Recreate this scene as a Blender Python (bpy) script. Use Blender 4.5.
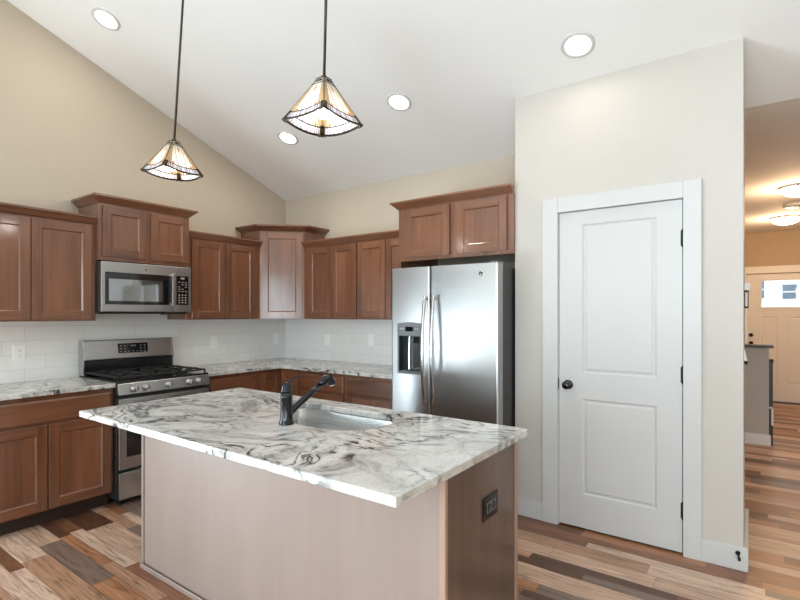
import bpy, bmesh, math, random
from mathutils import Vector, Matrix
random.seed(7)
PI = math.pi
scn = bpy.context.scene
COL = scn.collection
for o in list(bpy.data.objects):
    bpy.data.objects.remove(o)

# ------------------------------------------------------------------ camera, world, light, exposure
cam_d = bpy.data.cameras.new('camera')
cam = bpy.data.objects.new('camera', cam_d); COL.objects.link(cam)
cam.location = (4.3942, -3.9535, 1.4257)
cam.rotation_euler = (PI/2, 0, 0.6401)
cam_d.sensor_width = 36.0
cam_d.lens = 492.43*36/800
cam_d.shift_x = (400-384.396)/800
cam_d.shift_y = (313.74-300)/800
cam_d.clip_start = 0.02
scn.camera = cam

wd = bpy.data.worlds.new('overcast_sky'); scn.world = wd; wd.use_nodes = True
bg = wd.node_tree.nodes['Background']
bg.inputs[0].default_value = (0.78, 0.92, 1.0, 1); bg.inputs[1].default_value = 2.6

def fill_lamp(name, loc, rot, sx, sy, power, colr=(0.78, 0.92, 1.0)):
    l = bpy.data.lights.new(name, 'AREA'); l.shape = 'RECTANGLE'; l.size = sx; l.size_y = sy
    l.energy = power; l.color = colr
    o = bpy.data.objects.new(name, l); COL.objects.link(o); o.location = loc; o.rotation_euler = rot
    return o
# area lamps added outside unseen windows, tilted up to brighten ceiling and room
fill_lamp('fill_rear', (6.45, -7.42, 1.3), (PI/2+0.45, 0, 0), 1.6, 2.5, 130)
fill_lamp('fill_window', (3.2, -7.42, 1.55), (PI/2+0.55, 0, 0), 2.0, 1.8, 85)
fill_lamp('fill_side', (-0.25, -5.475, 1.25), (PI/2+0.40, 0, -PI/2), 3.0, 2.45, 470)

scn.view_settings.view_transform = 'Standard'
scn.view_settings.look = 'None'
scn.view_settings.gamma = 1
scn.view_settings.use_curve_mapping = False
scn.view_settings.exposure = 0.34
scn.cycles.max_bounces = 8
scn.cycles.diffuse_bounces = 5
scn.cycles.sample_clamp_indirect = 8
scn.cycles.caustics_reflective = False
scn.cycles.caustics_refractive = False

# ------------------------------------------------------------------ materials
def newmat(name):
    m = bpy.data.materials.new(name); m.use_nodes = True
    nt = m.node_tree; b = nt.nodes['Principled BSDF']
    return m, nt, b
def N(nt, typ, **kw):
    n = nt.nodes.new(typ)
    for k, v in kw.items():
        if k.startswith('i_'):
            n.inputs[k[2:]].default_value = v
        else:
            setattr(n, k, v)
    return n
def L(nt, a, b): nt.links.new(a, b)
def M(nt, op, a, b=None, c=None):
    n = nt.nodes.new('ShaderNodeMath'); n.operation = op
    for i, x in enumerate((a, b, c)):
        if x is None: continue
        if isinstance(x, (int, float)): n.inputs[i].default_value = x
        else: nt.links.new(x, n.inputs[i])
    return n.outputs[0]
def ramp(nt, fac, stops, interp='LINEAR'):
    n = nt.nodes.new('ShaderNodeValToRGB'); cr = n.color_ramp; cr.interpolation = interp
    while len(cr.elements) < len(stops): cr.elements.new(0.5)
    for e, (p, c) in zip(cr.elements, stops):
        e.position = p; e.color = (*c, 1) if len(c) == 3 else c
    if fac is not None: nt.links.new(fac, n.inputs[0])
    return n.outputs[0]
def mix(nt, fac, a, b, blend='MIX'):
    n = nt.nodes.new('ShaderNodeMix'); n.data_type = 'RGBA'; n.blend_type = blend
    for s, x in ((n.inputs['Factor'], fac), (n.inputs['A'], a), (n.inputs['B'], b)):
        if isinstance(x, (int, float)): s.default_value = x
        elif isinstance(x, tuple): s.default_value = (*x, 1) if len(x) == 3 else x
        else: nt.links.new(x, s)
    return n.outputs['Result']
def objco(nt, scale=(1, 1, 1), loc=(0, 0, 0), rand=0.0):
    t = N(nt, 'ShaderNodeTexCoord'); mp = N(nt, 'ShaderNodeMapping')
    mp.inputs['Scale'].default_value = scale; mp.inputs['Location'].default_value = loc
    L(nt, t.outputs['Object'], mp.inputs['Vector'])
    if rand:
        oi = N(nt, 'ShaderNodeObjectInfo'); v = N(nt, 'ShaderNodeVectorMath', operation='ADD')
        cb = N(nt, 'ShaderNodeCombineXYZ')
        r = M(nt, 'MULTIPLY', oi.outputs['Random'], rand)
        for k in range(3): L(nt, r, cb.inputs[k])
        L(nt, mp.outputs[0], v.inputs[0]); L(nt, cb.outputs[0], v.inputs[1])
        return v.outputs[0]
    return mp.outputs[0]
def noise(nt, vec, scale, detail=4, rough=0.55, dist=0.0):
    n = N(nt, 'ShaderNodeTexNoise'); n.inputs['Scale'].default_value = scale
    n.inputs['Detail'].default_value = detail; n.inputs['Roughness'].default_value = rough
    n.inputs['Distortion'].default_value = dist
    L(nt, vec, n.inputs['Vector']); return n.outputs['Fac']
def bump(nt, b, h, strength=0.1, dist=0.002):
    n = N(nt, 'ShaderNodeBump'); n.inputs['Strength'].default_value = strength; n.inputs['Distance'].default_value = dist
    L(nt, h, n.inputs['Height']); L(nt, n.outputs[0], b.inputs['Normal'])

def plain(name, col, rough=0.5, metal=0.0, spec=0.5, emit=None, es=0.0, mottle=0.0, mscale=6.0, coat=0.0):
    m, nt, b = newmat(name)
    b.inputs['Base Color'].default_value = (*col, 1)
    b.inputs['Roughness'].default_value = rough; b.inputs['Metallic'].default_value = metal
    b.inputs['Specular IOR Level'].default_value = spec
    b.inputs['Coat Weight'].default_value = coat
    v = objco(nt)
    n = noise(nt, v, mscale, 3)
    if mottle:
        lo = tuple(c*(1-mottle) for c in col); hi = tuple(min(1, c*(1+mottle)) for c in col)
        L(nt, ramp(nt, n, [(0.3, lo), (0.7, hi)]), b.inputs['Base Color'])
    if emit:
        b.inputs['Emission Color'].default_value = (*emit, 1); b.inputs['Emission Strength'].default_value = es
    return m

def paint(name, col, rough=0.6, tex=260.0, bs=0.06):
    m, nt, b = newmat(name)
    v = objco(nt)
    n = noise(nt, v, 1.3, 3)
    L(nt, ramp(nt, n, [(0.3, tuple(c*0.985 for c in col)), (0.7, tuple(min(1, c*1.015) for c in col))]), b.inputs['Base Color'])
    b.inputs['Roughness'].default_value = rough; b.inputs['Specular IOR Level'].default_value = 0.3
    bump(nt, b, noise(nt, v, tex, 2), bs, 0.001)
    return m

def wood(name, axis, lo, hi, rough=0.38, spec=0.3, streak=1.0, coat=0.0):
    """stained maple, grain along the local axis"""
    m, nt, b = newmat(name)
    s = [26, 26, 26]; s[axis] = 1.5
    v = objco(nt, tuple(s), rand=37.0)
    n1 = noise(nt, v, 1.0, 6, 0.6, 0.6)
    s2 = [4, 4, 4]; s2[axis] = 0.9
    n2 = noise(nt, objco(nt, tuple(s2), rand=11.0), 1.0, 3, 0.5, 0.4)
    f = M(nt, 'ADD', M(nt, 'MULTIPLY', n1, 0.55*streak), M(nt, 'MULTIPLY', n2, 0.6))
    oi = N(nt, 'ShaderNodeObjectInfo')
    f = M(nt, 'ADD', f, M(nt, 'MULTIPLY', M(nt, 'SUBTRACT', oi.outputs['Random'], 0.5), 0.10))
    L(nt, ramp(nt, f, [(0.32, lo), (0.78, hi)]), b.inputs['Base Color'])
    b.inputs['Roughness'].default_value = rough; b.inputs['Specular IOR Level'].default_value = spec
    b.inputs['Coat Weight'].default_value = coat; b.inputs['Coat Roughness'].default_value = 0.15; b.inputs['Coat IOR'].default_value = 1.55
    bump(nt, b, n1, 0.05, 0.001)
    return m

WLO, WHI = (0.080, 0.030, 0.0155), (0.255, 0.102, 0.050)
m_wv = wood('stained_maple_upright', 2, WLO, WHI, coat=1.0)
m_wh = wood('stained_maple_level', 0, WLO, WHI, coat=1.0)
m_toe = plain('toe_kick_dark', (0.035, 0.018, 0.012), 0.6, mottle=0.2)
m_inside = plain('cabinet_inside', (0.05, 0.025, 0.015), 0.7, mottle=0.1)
m_islandback = wood('veneer_glare_tone', 2, (0.25, 0.190, 0.165), (0.29, 0.226, 0.197), 0.4, streak=0.7)  # brown cabinet veneer coloured pale, glare painted into its tone
m_islandside = wood('island_end_veneer', 2, (0.075, 0.045, 0.032), (0.155, 0.098, 0.072), 0.35, coat=0.4)
m_strip = wood('rosy_edge_strip', 2, (0.30, 0.19, 0.14), (0.40, 0.27, 0.21), 0.45)
m_wall = paint('beige_wall_paint', (0.56, 0.49, 0.395), 0.65)
m_wallh = paint('tan_hall_paint', (0.47, 0.345, 0.225), 0.65)
m_wallp = paint('cool_lit_wall_paint', (0.56, 0.525, 0.485), 0.65)  # same wall paint, greyed to carry cool window light in its colour
m_ceil = paint('white_ceiling_paint', (0.87, 0.87, 0.86), 0.8, 120, 0.1)
m_white = paint('white_trim_paint', (0.60, 0.60, 0.595), 0.35, 90, 0.01)
m_hallwhite = paint('light_raised_trim_white', (0.88, 0.88, 0.87), 0.35, 90, 0.01)  # trim white raised in colour to stand in for missing hall light
m_halldoor = paint('cream_door_paint', (0.80, 0.76, 0.69), 0.4, 90, 0.01)
m_black = plain('black_metal', (0.012, 0.011, 0.011), 0.35, 0.6, mottle=0.1)
m_blackgloss = plain('black_glass', (0.008, 0.008, 0.009), 0.06, 0.0, 0.6)
m_iron = plain('cast_iron', (0.02, 0.02, 0.02), 0.55, 0.2, mottle=0.2, mscale=60)
m_enamel = plain('black_enamel', (0.012, 0.012, 0.013), 0.15, mottle=0.05)
m_bronze = plain('oil_rubbed_bronze', (0.045, 0.046, 0.052), 0.15, 1.0, mottle=0.2)
m_rod = plain('dark_bronze_rod', (0.055, 0.042, 0.030), 0.4, 0.7, mottle=0.1)
m_chrome = plain('chrome', (0.85, 0.85, 0.85), 0.12, 1.0, mottle=0.03)
m_plate = plain('white_plastic', (0.93, 0.93, 0.92), 0.3, mottle=0.02)
m_slot = plain('dark_slot', (0.02, 0.02, 0.02), 0.6, mottle=0.1)
m_fridgeside = plain('charcoal_painted_steel', (0.022, 0.024, 0.027), 0.35, 0.0, mottle=0.05)
m_greyplastic = plain('grey_plastic', (0.12, 0.125, 0.13), 0.35, mottle=0.05)
m_darkplastic = plain('dark_plastic', (0.02, 0.022, 0.024), 0.3, mottle=0.05)
m_key = plain('pale_key_print', (0.42, 0.42, 0.40), 0.5, mottle=0.05)
m_lens = plain('downlight_lens', (1, 1, 1), 0.5, emit=(1.0, 0.93, 0.82), es=9.0)
m_dome = plain('frosted_dome_glass', (1, 0.95, 0.88), 0.4, emit=(1.0, 0.80, 0.58), es=6.5)
m_bulb = plain('frosted_bulb', (1, 1, 1), 0.4, emit=(1.0, 0.97, 0.96), es=2.4)
m_cap = plain('dark_wood_cap', (0.030, 0.018, 0.012), 0.3, mottle=0.3)
m_greywall = paint('grey_half_wall_paint', (0.56, 0.535, 0.50), 0.6)
m_tie = plain('brass_pin', (0.5, 0.4, 0.25), 0.3, 1.0, mottle=0.1)

def mk_steel(name, axis, base=0.48, rough=0.30):
    m, nt, b = newmat(name)
    s = [420, 420, 420]; s[axis] = 2.0
    n = noise(nt, objco(nt, tuple(s)), 1.0, 3)
    n2 = noise(nt, objco(nt), 2.2, 2)
    f = M(nt, 'ADD', M(nt, 'MULTIPLY', n, 0.5), M(nt, 'MULTIPLY', n2, 0.5))
    L(nt, ramp(nt, f, [(0.3, (base*0.88, base*0.90, base*0.92)), (0.7, (base*1.02, base*1.04, base*1.06))]), b.inputs['Base Color'])
    b.inputs['Metallic'].default_value = 1.0
    L(nt, M(nt, 'ADD', rough-0.05, M(nt, 'MULTIPLY', n, 0.1)), b.inputs['Roughness'])
    return m
m_steel = mk_steel('brushed_stainless', 0)
m_steelv = mk_steel('brushed_stainless_upright', 2, 0.58, 0.22)
m_sink = mk_steel('sink_stainless', 0, 0.72, 0.28)

def mk_floor():
    m, nt, b = newmat('mixed_tone_plank_floor')
    t = N(nt, 'ShaderNodeTexCoord'); sp = N(nt, 'ShaderNodeSeparateXYZ'); L(nt, t.outputs['Object'], sp.inputs[0])
    x, y = sp.outputs[0], sp.outputs[1]
    yw = M(nt, 'ADD', M(nt, 'DIVIDE', y, 0.104), M(nt, 'MULTIPLY', M(nt, 'SINE', M(nt, 'MULTIPLY', y, 2*PI/0.375)), 0.33))
    row = M(nt, 'FLOOR', yw); fy = M(nt, 'FRACT', yw)
    wn = N(nt, 'ShaderNodeTexWhiteNoise', noise_dimensions='1D'); L(nt, row, wn.inputs['W'])
    ln = M(nt, 'ADD', 0.42, M(nt, 'MULTIPLY', wn.outputs['Value'], 0.50))
    wn1 = N(nt, 'ShaderNodeTexWhiteNoise', noise_dimensions='1D'); L(nt, M(nt, 'ADD', row, 71.3), wn1.inputs['W'])
    xx = M(nt, 'ADD', M(nt, 'DIVIDE', x, ln), M(nt, 'MULTIPLY', wn1.outputs['Value'], 9.0))
    colm = M(nt, 'FLOOR', xx); fx = M(nt, 'FRACT', xx)
    cb = N(nt, 'ShaderNodeCombineXYZ'); L(nt, row, cb.inputs[0]); L(nt, colm, cb.inputs[1])
    w2 = N(nt, 'ShaderNodeTexWhiteNoise', noise_dimensions='2D'); L(nt, cb.outputs[0], w2.inputs['Vector'])
    base = ramp(nt, w2.outputs['Value'], [
        (0.00, (0.41, 0.24, 0.155)), (0.15, (0.085, 0.038, 0.021)), (0.25, (0.60, 0.44, 0.34)), (0.42, (0.25, 0.108, 0.056)),
        (0.57, (0.53, 0.365, 0.27)), (0.70, (0.19, 0.140, 0.112)), (0.78, (0.38, 0.185, 0.095)), (0.91, (0.175, 0.078, 0.042))], 'CONSTANT')
    # grain, offset per plank
    off = N(nt, 'ShaderNodeVectorMath', operation='SCALE'); off.inputs['Scale'].default_value = 23.0
    L(nt, w2.outputs['Color'], off.inputs[0])
    va = N(nt, 'ShaderNodeVectorMath', operation='ADD'); L(nt, t.outputs['Object'], va.inputs[0]); L(nt, off.outputs[0], va.inputs[1])
    mp = N(nt, 'ShaderNodeMapping'); mp.inputs['Scale'].default_value = (1.8, 26, 1); L(nt, va.outputs[0], mp.inputs['Vector'])
    g = noise(nt, mp.outputs[0], 1.0, 6, 0.62, 2.6)
    mp2 = N(nt, 'ShaderNodeMapping'); mp2.inputs['Scale'].default_value = (1.5, 7, 1); L(nt, va.outputs[0], mp2.inputs['Vector'])
    g2 = noise(nt, mp2.outputs[0], 1.0, 3, 0.5, 0.8)
    col = mix(nt, M(nt, 'MULTIPLY', g2, 0.16), base, (0.33, 0.17, 0.10))
    gr = ramp(nt, g, [(0.30, (0.40, 0.35, 0.32)), (0.47, (0.95, 0.93, 0.91)), (0.70, (1.35, 1.32, 1.30))])
    col = mix(nt, 1.0, col, gr, 'MULTIPLY')
    e1 = M(nt, 'LESS_THAN', fy, 0.018); e2 = M(nt, 'LESS_THAN', M(nt, 'MULTIPLY', fx, ln), 0.0025)
    e = M(nt, 'MAXIMUM', e1, e2)
    col = mix(nt, M(nt, 'MULTIPLY', e, 0.7), col, (0.05, 0.028, 0.02))
    L(nt, col, b.inputs['Base Color'])
    L(nt, M(nt, 'ADD', 0.27, M(nt, 'MULTIPLY', g, 0.16)), b.inputs['Roughness'])
    b.inputs['Specular IOR Level'].default_value = 0.5
    bump(nt, b, M(nt, 'SUBTRACT', g, M(nt, 'MULTIPLY', e, 0.8)), 0.12, 0.0015)
    return m
m_floor = mk_floor()

def mk_granite(name, loc, rot=0.12):
    m, nt, b = newmat(name)
    v = objco(nt, (1, 1, 1), loc)
    def warp(vec, scale, amt, detail=2):
        nz = N(nt, 'ShaderNodeTexNoise'); nz.inputs['Scale'].default_value = scale; nz.inputs['Detail'].default_value = detail
        L(nt, vec, nz.inputs['Vector'])
        sb = N(nt, 'ShaderNodeVectorMath', operation='SUBTRACT'); L(nt, nz.outputs['Color'], sb.inputs[0]); sb.inputs[1].default_value = (.5, .5, .5)
        sc = N(nt, 'ShaderNodeVectorMath', operation='SCALE'); sc.inputs['Scale'].default_value = amt; L(nt, sb.outputs[0], sc.inputs[0])
        ad = N(nt, 'ShaderNodeVectorMath', operation='ADD'); L(nt, vec, ad.inputs[0]); L(nt, sc.outputs[0], ad.inputs[1])
        return ad.outputs[0]
    w0 = warp(v, 1.6, 0.90)
    w1 = warp(warp(w0, 5.0, 0.09, 3), 22.0, 0.022, 4)
    mp = N(nt, 'ShaderNodeMapping'); mp.inputs['Rotation'].default_value = (0, 0, rot); mp.inputs['Scale'].default_value = (1.0, 2.7, 1.6)
    L(nt, w1, mp.inputs['Vector']); w = mp.outputs[0]
    flow = noise(nt, w, 1.5, 4, 0.52)
    # parallel dark streamlines: contour lines of the flow field
    c = M(nt, 'FRACT', M(nt, 'MULTIPLY', flow, 9.0))
    tri = M(nt, 'ABSOLUTE', M(nt, 'SUBTRACT', c, 0.5))
    def val(x):
        q = N(nt, 'ShaderNodeSeparateColor'); L(nt, x, q.inputs[0]); return q.outputs[0]
    def g(x): return (x, x, x)
    line = val(ramp(nt, tri, [(0.0, g(1)), (0.055, g(0.95)), (0.11, g(0.45)), (0.32, g(0))]))
    msk = val(ramp(nt, noise(nt, w0, 2.3, 3, 0.5), [(0.38, g(0.16)), (0.47, g(0.6)), (0.54, g(1))]))
    width = noise(nt, v, 6.0, 3, 0.6)
    brk = val(ramp(nt, width, [(0.36, g(0.25)), (0.52, g(1))]))
    blot = val(ramp(nt, noise(nt, w, 2.4, 6, 0.68), [(0.31, g(1)), (0.38, g(0.45)), (0.45, g(0))]))
    fine = noise(nt, v, 85, 3, 0.7)
    med = noise(nt, w1, 14, 4, 0.65)
    base = ramp(nt, noise(nt, w, 1.3, 6, 0.62), [(0.28, (0.34, 0.335, 0.325)), (0.42, (0.58, 0.575, 0.56)), (0.55, (0.72, 0.715, 0.695)), (0.66, (0.62, 0.60, 0.56)), (0.78, (0.47, 0.44, 0.395))])
    base = mix(nt, 1.0, base, ramp(nt, med, [(0.30, (0.72, 0.71, 0.70)), (0.5, (1, 1, 1))]), 'MULTIPLY')
    dk = M(nt, 'MULTIPLY', M(nt, 'MULTIPLY', line, msk), brk)
    dk = M(nt, 'MAXIMUM', dk, M(nt, 'MULTIPLY', blot, 0.7))
    dk = M(nt, 'MULTIPLY', dk, M(nt, 'ADD', 0.60, M(nt, 'MULTIPLY', fine, 0.75)))
    dk = M(nt, 'MINIMUM', dk, 0.96)
    col = mix(nt, dk, base, (0.030, 0.030, 0.031))
    sp = ramp(nt, fine, [(0.33, (0.78, 0.78, 0.77)), (0.5, (1, 1, 1)), (0.7, (1.06, 1.06, 1.06))])
    col = mix(nt, 1.0, col, sp, 'MULTIPLY')
    L(nt, col, b.inputs['Base Color'])
    b.inputs['Roughness'].default_value = 0.05; b.inputs['Specular IOR Level'].default_value = 0.55
    return m
m_granite = mk_granite('polished_swirl_granite', (0.35, 0.55, 0))
m_granite2 = mk_granite('polished_granite_perimeter', (3.1, 1.7, 0))

def mk_tile():
    m, nt, b = newmat('glossy_white_subway_tile')
    t = N(nt, 'ShaderNodeTexCoord'); sp = N(nt, 'ShaderNodeSeparateXYZ'); L(nt, t.outputs['Object'], sp.inputs[0])
    u = M(nt, 'ADD', sp.outputs[0], sp.outputs[1])
    zz = M(nt, 'DIVIDE', M(nt, 'SUBTRACT', sp.outputs[2], 1.006), 0.108)
    row = M(nt, 'FLOOR', zz); fz = M(nt, 'FRACT', zz)
    uu = M(nt, 'DIVIDE', M(nt, 'SUBTRACT', M(nt, 'ADD', u, 2.452), M(nt, 'MULTIPLY', M(nt, 'SUBTRACT', row, 3.0), 0.1388)), 0.4165)
    fu = M(nt, 'FRACT', uu); cu = M(nt, 'FLOOR', uu)
    dz = M(nt, 'MULTIPLY', M(nt, 'MINIMUM', fz, M(nt, 'SUBTRACT', 1.0, fz)), 0.108)
    du = M(nt, 'MULTIPLY', M(nt, 'MINIMUM', fu, M(nt, 'SUBTRACT', 1.0, fu)), 0.4165)
    d = M(nt, 'MINIMUM', dz, du)
    g = M(nt, 'LESS_THAN', d, 0.0014)
    cb = N(nt, 'ShaderNodeCombineXYZ'); L(nt, row, cb.inputs[0]); L(nt, cu, cb.inputs[1])
    w = N(nt, 'ShaderNodeTexWhiteNoise', noise_dimensions='2D'); L(nt, cb.outputs[0], w.inputs['Vector'])
    tc = ramp(nt, w.outputs['Value'], [(0, (0.84, 0.84, 0.825)), (1, (0.87, 0.87, 0.86))])
    L(nt, mix(nt, g, tc, (0.62, 0.62, 0.60)), b.inputs['Base Color'])
    L(nt, M(nt, 'ADD', 0.10, M(nt, 'MULTIPLY', g, 0.5)), b.inputs['Roughness'])
    h = ramp(nt, d, [(0.0, (0, 0, 0)), (0.0035, (1, 1, 1))])
    bump(nt, b, h, 0.35, 0.001)
    return m
m_tile = mk_tile()

def mk_glass(name, tint=(1, 1, 1), gloss=0.08):
    m, nt, b = newmat(name)
    out = nt.nodes['Material Output']
    tr = N(nt, 'ShaderNodeBsdfTransparent'); tr.inputs[0].default_value = (*tint, 1)
    gl = N(nt, 'ShaderNodeBsdfGlossy'); gl.inputs['Roughness'].default_value = 0.02
    fr = N(nt, 'ShaderNodeFresnel'); fr.inputs['IOR'].default_value = 1.45
    mx = N(nt, 'ShaderNodeMixShader')
    L(nt, fr.outputs[0], mx.inputs[0]); L(nt, tr.outputs[0], mx.inputs[1]); L(nt, gl.outputs[0], mx.inputs[2])
    L(nt, mx.outputs[0], out.inputs[0])
    nt.nodes.remove(b)
    return m
m_glass = mk_glass('window_glass')

def mk_art_glass():
    """leaded art glass; uv: x across one side of the shade (0..1), y from top (0) to rim (1)"""
    m, nt, b = newmat('leaded_art_glass')
    t = N(nt, 'ShaderNodeUVMap'); t.uv_map = 'UVMap'
    sp = N(nt, 'ShaderNodeSeparateXYZ'); L(nt, t.outputs[0], sp.inputs[0])
    u, v = sp.outputs[0], sp.outputs[1]
    au = M(nt, 'ABSOLUTE', M(nt, 'SUBTRACT', u, 0.5))            # 0 centre .. .5 corner
    rim = M(nt, 'GREATER_THAN', v, 0.84)
    side = M(nt, 'GREATER_THAN', au, 0.34)
    corner = M(nt, 'MULTIPLY', M(nt, 'GREATER_THAN', au, 0.415), M(nt, 'GREATER_THAN', v, 0.80))
    dia = M(nt, 'LESS_THAN', M(nt, 'ADD', M(nt, 'MULTIPLY', au, 2.2), M(nt, 'ABSOLUTE', M(nt, 'SUBTRACT', v, 0.30))), 0.12)
    dia2 = M(nt, 'LESS_THAN', M(nt, 'ADD', M(nt, 'ABSOLUTE', M(nt, 'SUBTRACT', au, 0.27)), M(nt, 'ABSOLUTE', M(nt, 'SUBTRACT', v, 0.80))), 0.05)
    nz = noise(nt, t.outputs[0], 9, 3)
    cream = ramp(nt, nz, [(0.3, (0.86, 0.80, 0.70)), (0.7, (0.95, 0.92, 0.87))])
    c = mix(nt, side, cream, (0.74, 0.57, 0.33))
    c = mix(nt, rim, c, (0.76, 0.74, 0.78))
    c = mix(nt, M(nt, 'MAXIMUM', dia, dia2), c, (0.70, 0.24, 0.05))
    c = mix(nt, corner, c, (0.10, 0.065, 0.03))
    # lead lines
    def line(x, at, w): return M(nt, 'LESS_THAN', M(nt, 'ABSOLUTE', M(nt, 'SUBTRACT', x, at)), w)
    ls = [line(au, 0.34, 0.008), line(au, 0.39, 0.006), line(au, 0.44, 0.006), line(v, 0.84, 0.012), line(v, 0.985, 0.02),
          line(v, 0.16, 0.012), line(M(nt, 'ADD', au, M(nt, 'MULTIPLY', v, 0.18)), 0.26, 0.008),
          M(nt, 'MULTIPLY', line(M(nt, 'FRACT', M(nt, 'MULTIPLY', au, 9.0)), 0.5, 0.06), rim)]
    e = ls[0]
    for q in ls[1:]: e = M(nt, 'MAXIMUM', e, q)
    c = mix(nt, e, c, (0.022, 0.017, 0.012))
    out = nt.nodes['Material Output']
    L(nt, c, b.inputs['Base Color']); b.inputs['Roughness'].default_value = 0.25
    tr = N(nt, 'ShaderNodeBsdfTranslucent'); L(nt, c, tr.inputs[0])
    mx = N(nt, 'ShaderNodeMixShader'); mx.inputs[0].default_value = 0.5
    L(nt, b.outputs[0], mx.inputs[1]); L(nt, tr.outputs[0], mx.inputs[2]); L(nt, mx.outputs[0], out.inputs[0])
    return m
m_art = mk_art_glass()

# ------------------------------------------------------------------ mesh helpers
class MB:
    def __init__(s, M=None):
        s.v = []; s.f = []; s.mi = []; s.sm = []; s.uv = {}; s.M = M
    def add(s, vs, fs, mi=0, sm=False):
        b = len(s.v)
        s.v += [tuple(s.M @ Vector(p)) if s.M else tuple(p) for p in vs]
        for f in fs:
            s.f.append(tuple(b+i for i in f)); s.mi.append(mi); s.sm.append(sm)
        return b
    def box(s, x0, x1, y0, y1, z0, z1, mi=0):
        x0, x1 = min(x0, x1), max(x0, x1); y0, y1 = min(y0, y1), max(y0, y1); z0, z1 = min(z0, z1), max(z0, z1)
        vs = [(x, y, z) for z in (z0, z1) for y in (y0, y1) for x in (x0, x1)]
        s.add(vs, [(0, 2, 3, 1), (4, 5, 7, 6), (0, 1, 5, 4), (2, 6, 7, 3), (0, 4, 6, 2), (1, 3, 7, 5)], mi)
        return s
    def prism(s, pts, z0, z1, mi=0, axis='z'):
        """pts: closed polygon ccw in the plane normal to axis"""
        n = len(pts)
        def p3(p, h):
            if axis == 'z': return (p[0], p[1], h)
            if axis == 'x': return (h, p[0], p[1])
            return (p[0], h, p[1])
        vs = [p3(p, z0) for p in pts] + [p3(p, z1) for p in pts]
        fs = [tuple(range(n-1, -1, -1)), tuple(range(n, 2*n))] + [(i, (i+1) % n, n+(i+1) % n, n+i) for i in range(n)]
        s.add(vs, fs, mi); return s
    def tube(s, path, r, seg=12, mi=0, cap=True, sx=1.0):
        path = [Vector(p) for p in path]; n = len(path)
        rs = r if isinstance(r, (list, tuple)) else [r]*n
        rings = []; prev = None
        for i, p in enumerate(path):
            t = (path[min(i+1, n-1)] - path[max(i-1, 0)]).normalized()
            if prev is None:
                a = Vector((0, 0, 1)) if abs(t.z) < 0.9 else Vector((1, 0, 0))
                prev = a.cross(t).normalized()
            prev = (prev - t*prev.dot(t)).normalized(); q = t.cross(prev)
            rings.append([p + (prev*math.cos(2*PI*k/seg)*sx + q*math.sin(2*PI*k/seg))*rs[i] for k in range(seg)])
        s.loft(rings, mi, cap); return s
    def loft(s, rings, mi=0, cap=True, sm=True, closed=True):
        n = len(rings[0]); vs = [p for r in rings for p in r]; fs = []
        for i in range(len(rings)-1):
            for k in range(n if closed else n-1):
                k2 = (k+1) % n
                fs.append((i*n+k, i*n+k2, (i+1)*n+k2, (i+1)*n+k))
        b = s.add(vs, fs, mi, sm)
        if cap:
            s.f.append(tuple(b+i for i in range(n-1, -1, -1))); s.mi.append(mi); s.sm.append(False)
            q = b+(len(rings)-1)*n
            s.f.append(tuple(q+i for i in range(n))); s.mi.append(mi); s.sm.append(False)
    def lathe(s, prof, c=(0, 0, 0), axis='z', seg=24, mi=0, cap=True):
        """prof: list of (radius, height) along axis"""
        rings = []
        for r, h in prof:
            ring = []
            for k in range(seg):
                a = 2*PI*k/seg; ca, sa = r*math.cos(a), r*math.sin(a)
                if axis == 'z': p = (c[0]+ca, c[1]+sa, c[2]+h)
                elif axis == 'x': p = (c[0]+h, c[1]+ca, c[2]+sa)
                else: p = (c[0]+sa, c[1]+h, c[2]+ca)
                ring.append(Vector(p))
            rings.append(ring)
        s.loft(rings, mi, cap); return s
    def build(s, name, mats, parent=None, bev=0.0, seg=2, loc=None):
        me = bpy.data.meshes.new(name)
        me.from_pydata(s.v, [], s.f); me.validate()
        if not isinstance(mats, (list, tuple)): mats = [mats]
        for m in mats: me.materials.append(m)
        for p, mi, sm in zip(me.polygons, s.mi, s.sm): p.material_index = mi; p.use_smooth = sm
        bm = bmesh.new(); bm.from_mesh(me); bmesh.ops.recalc_face_normals(bm, faces=bm.faces); bm.to_mesh(me); bm.free()
        o = bpy.data.objects.new(name, me); COL.objects.link(o)
        if parent is not None: o.parent = parent
        if loc is not None: o.location = loc
        if bev:
            md = o.modifiers.new('bevel', 'BEVEL'); md.width = bev; md.segments = seg; md.limit_method = 'ANGLE'; md.angle_limit = math.radians(40)
            md.harden_normals = False
        return o

def thing(name, label, cat, loc=(0, 0, 0), rotz=0.0, group=None):
    o = bpy.data.objects.new(name, None); COL.objects.link(o); o.empty_display_size = 0.05
    o.location = loc; o.rotation_euler = (0, 0, rotz)
    o['label'] = label; o['category'] = cat
    if group: o['group'] = group
    return o
def tag(o, label, cat, group=None):
    o['label'] = label; o['category'] = cat
    if group: o['group'] = group
    return o
def struct(o, label=None, cat=None):
    o['kind'] = 'structure'
    if label: o['label'] = label; o['category'] = cat
    return o
def cut(o, tool):
    """subtract the mesh of tool from o for good and delete tool"""
    md = o.modifiers.new('cut', 'BOOLEAN'); md.operation = 'DIFFERENCE'; md.object = tool; md.solver = 'EXACT'
    dg = bpy.context.evaluated_depsgraph_get(); dg.update()
    me = bpy.data.meshes.new_from_object(o.evaluated_get(dg), depsgraph=dg)
    o.modifiers.clear(); o.data = me
    bpy.data.objects.remove(tool)

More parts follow.
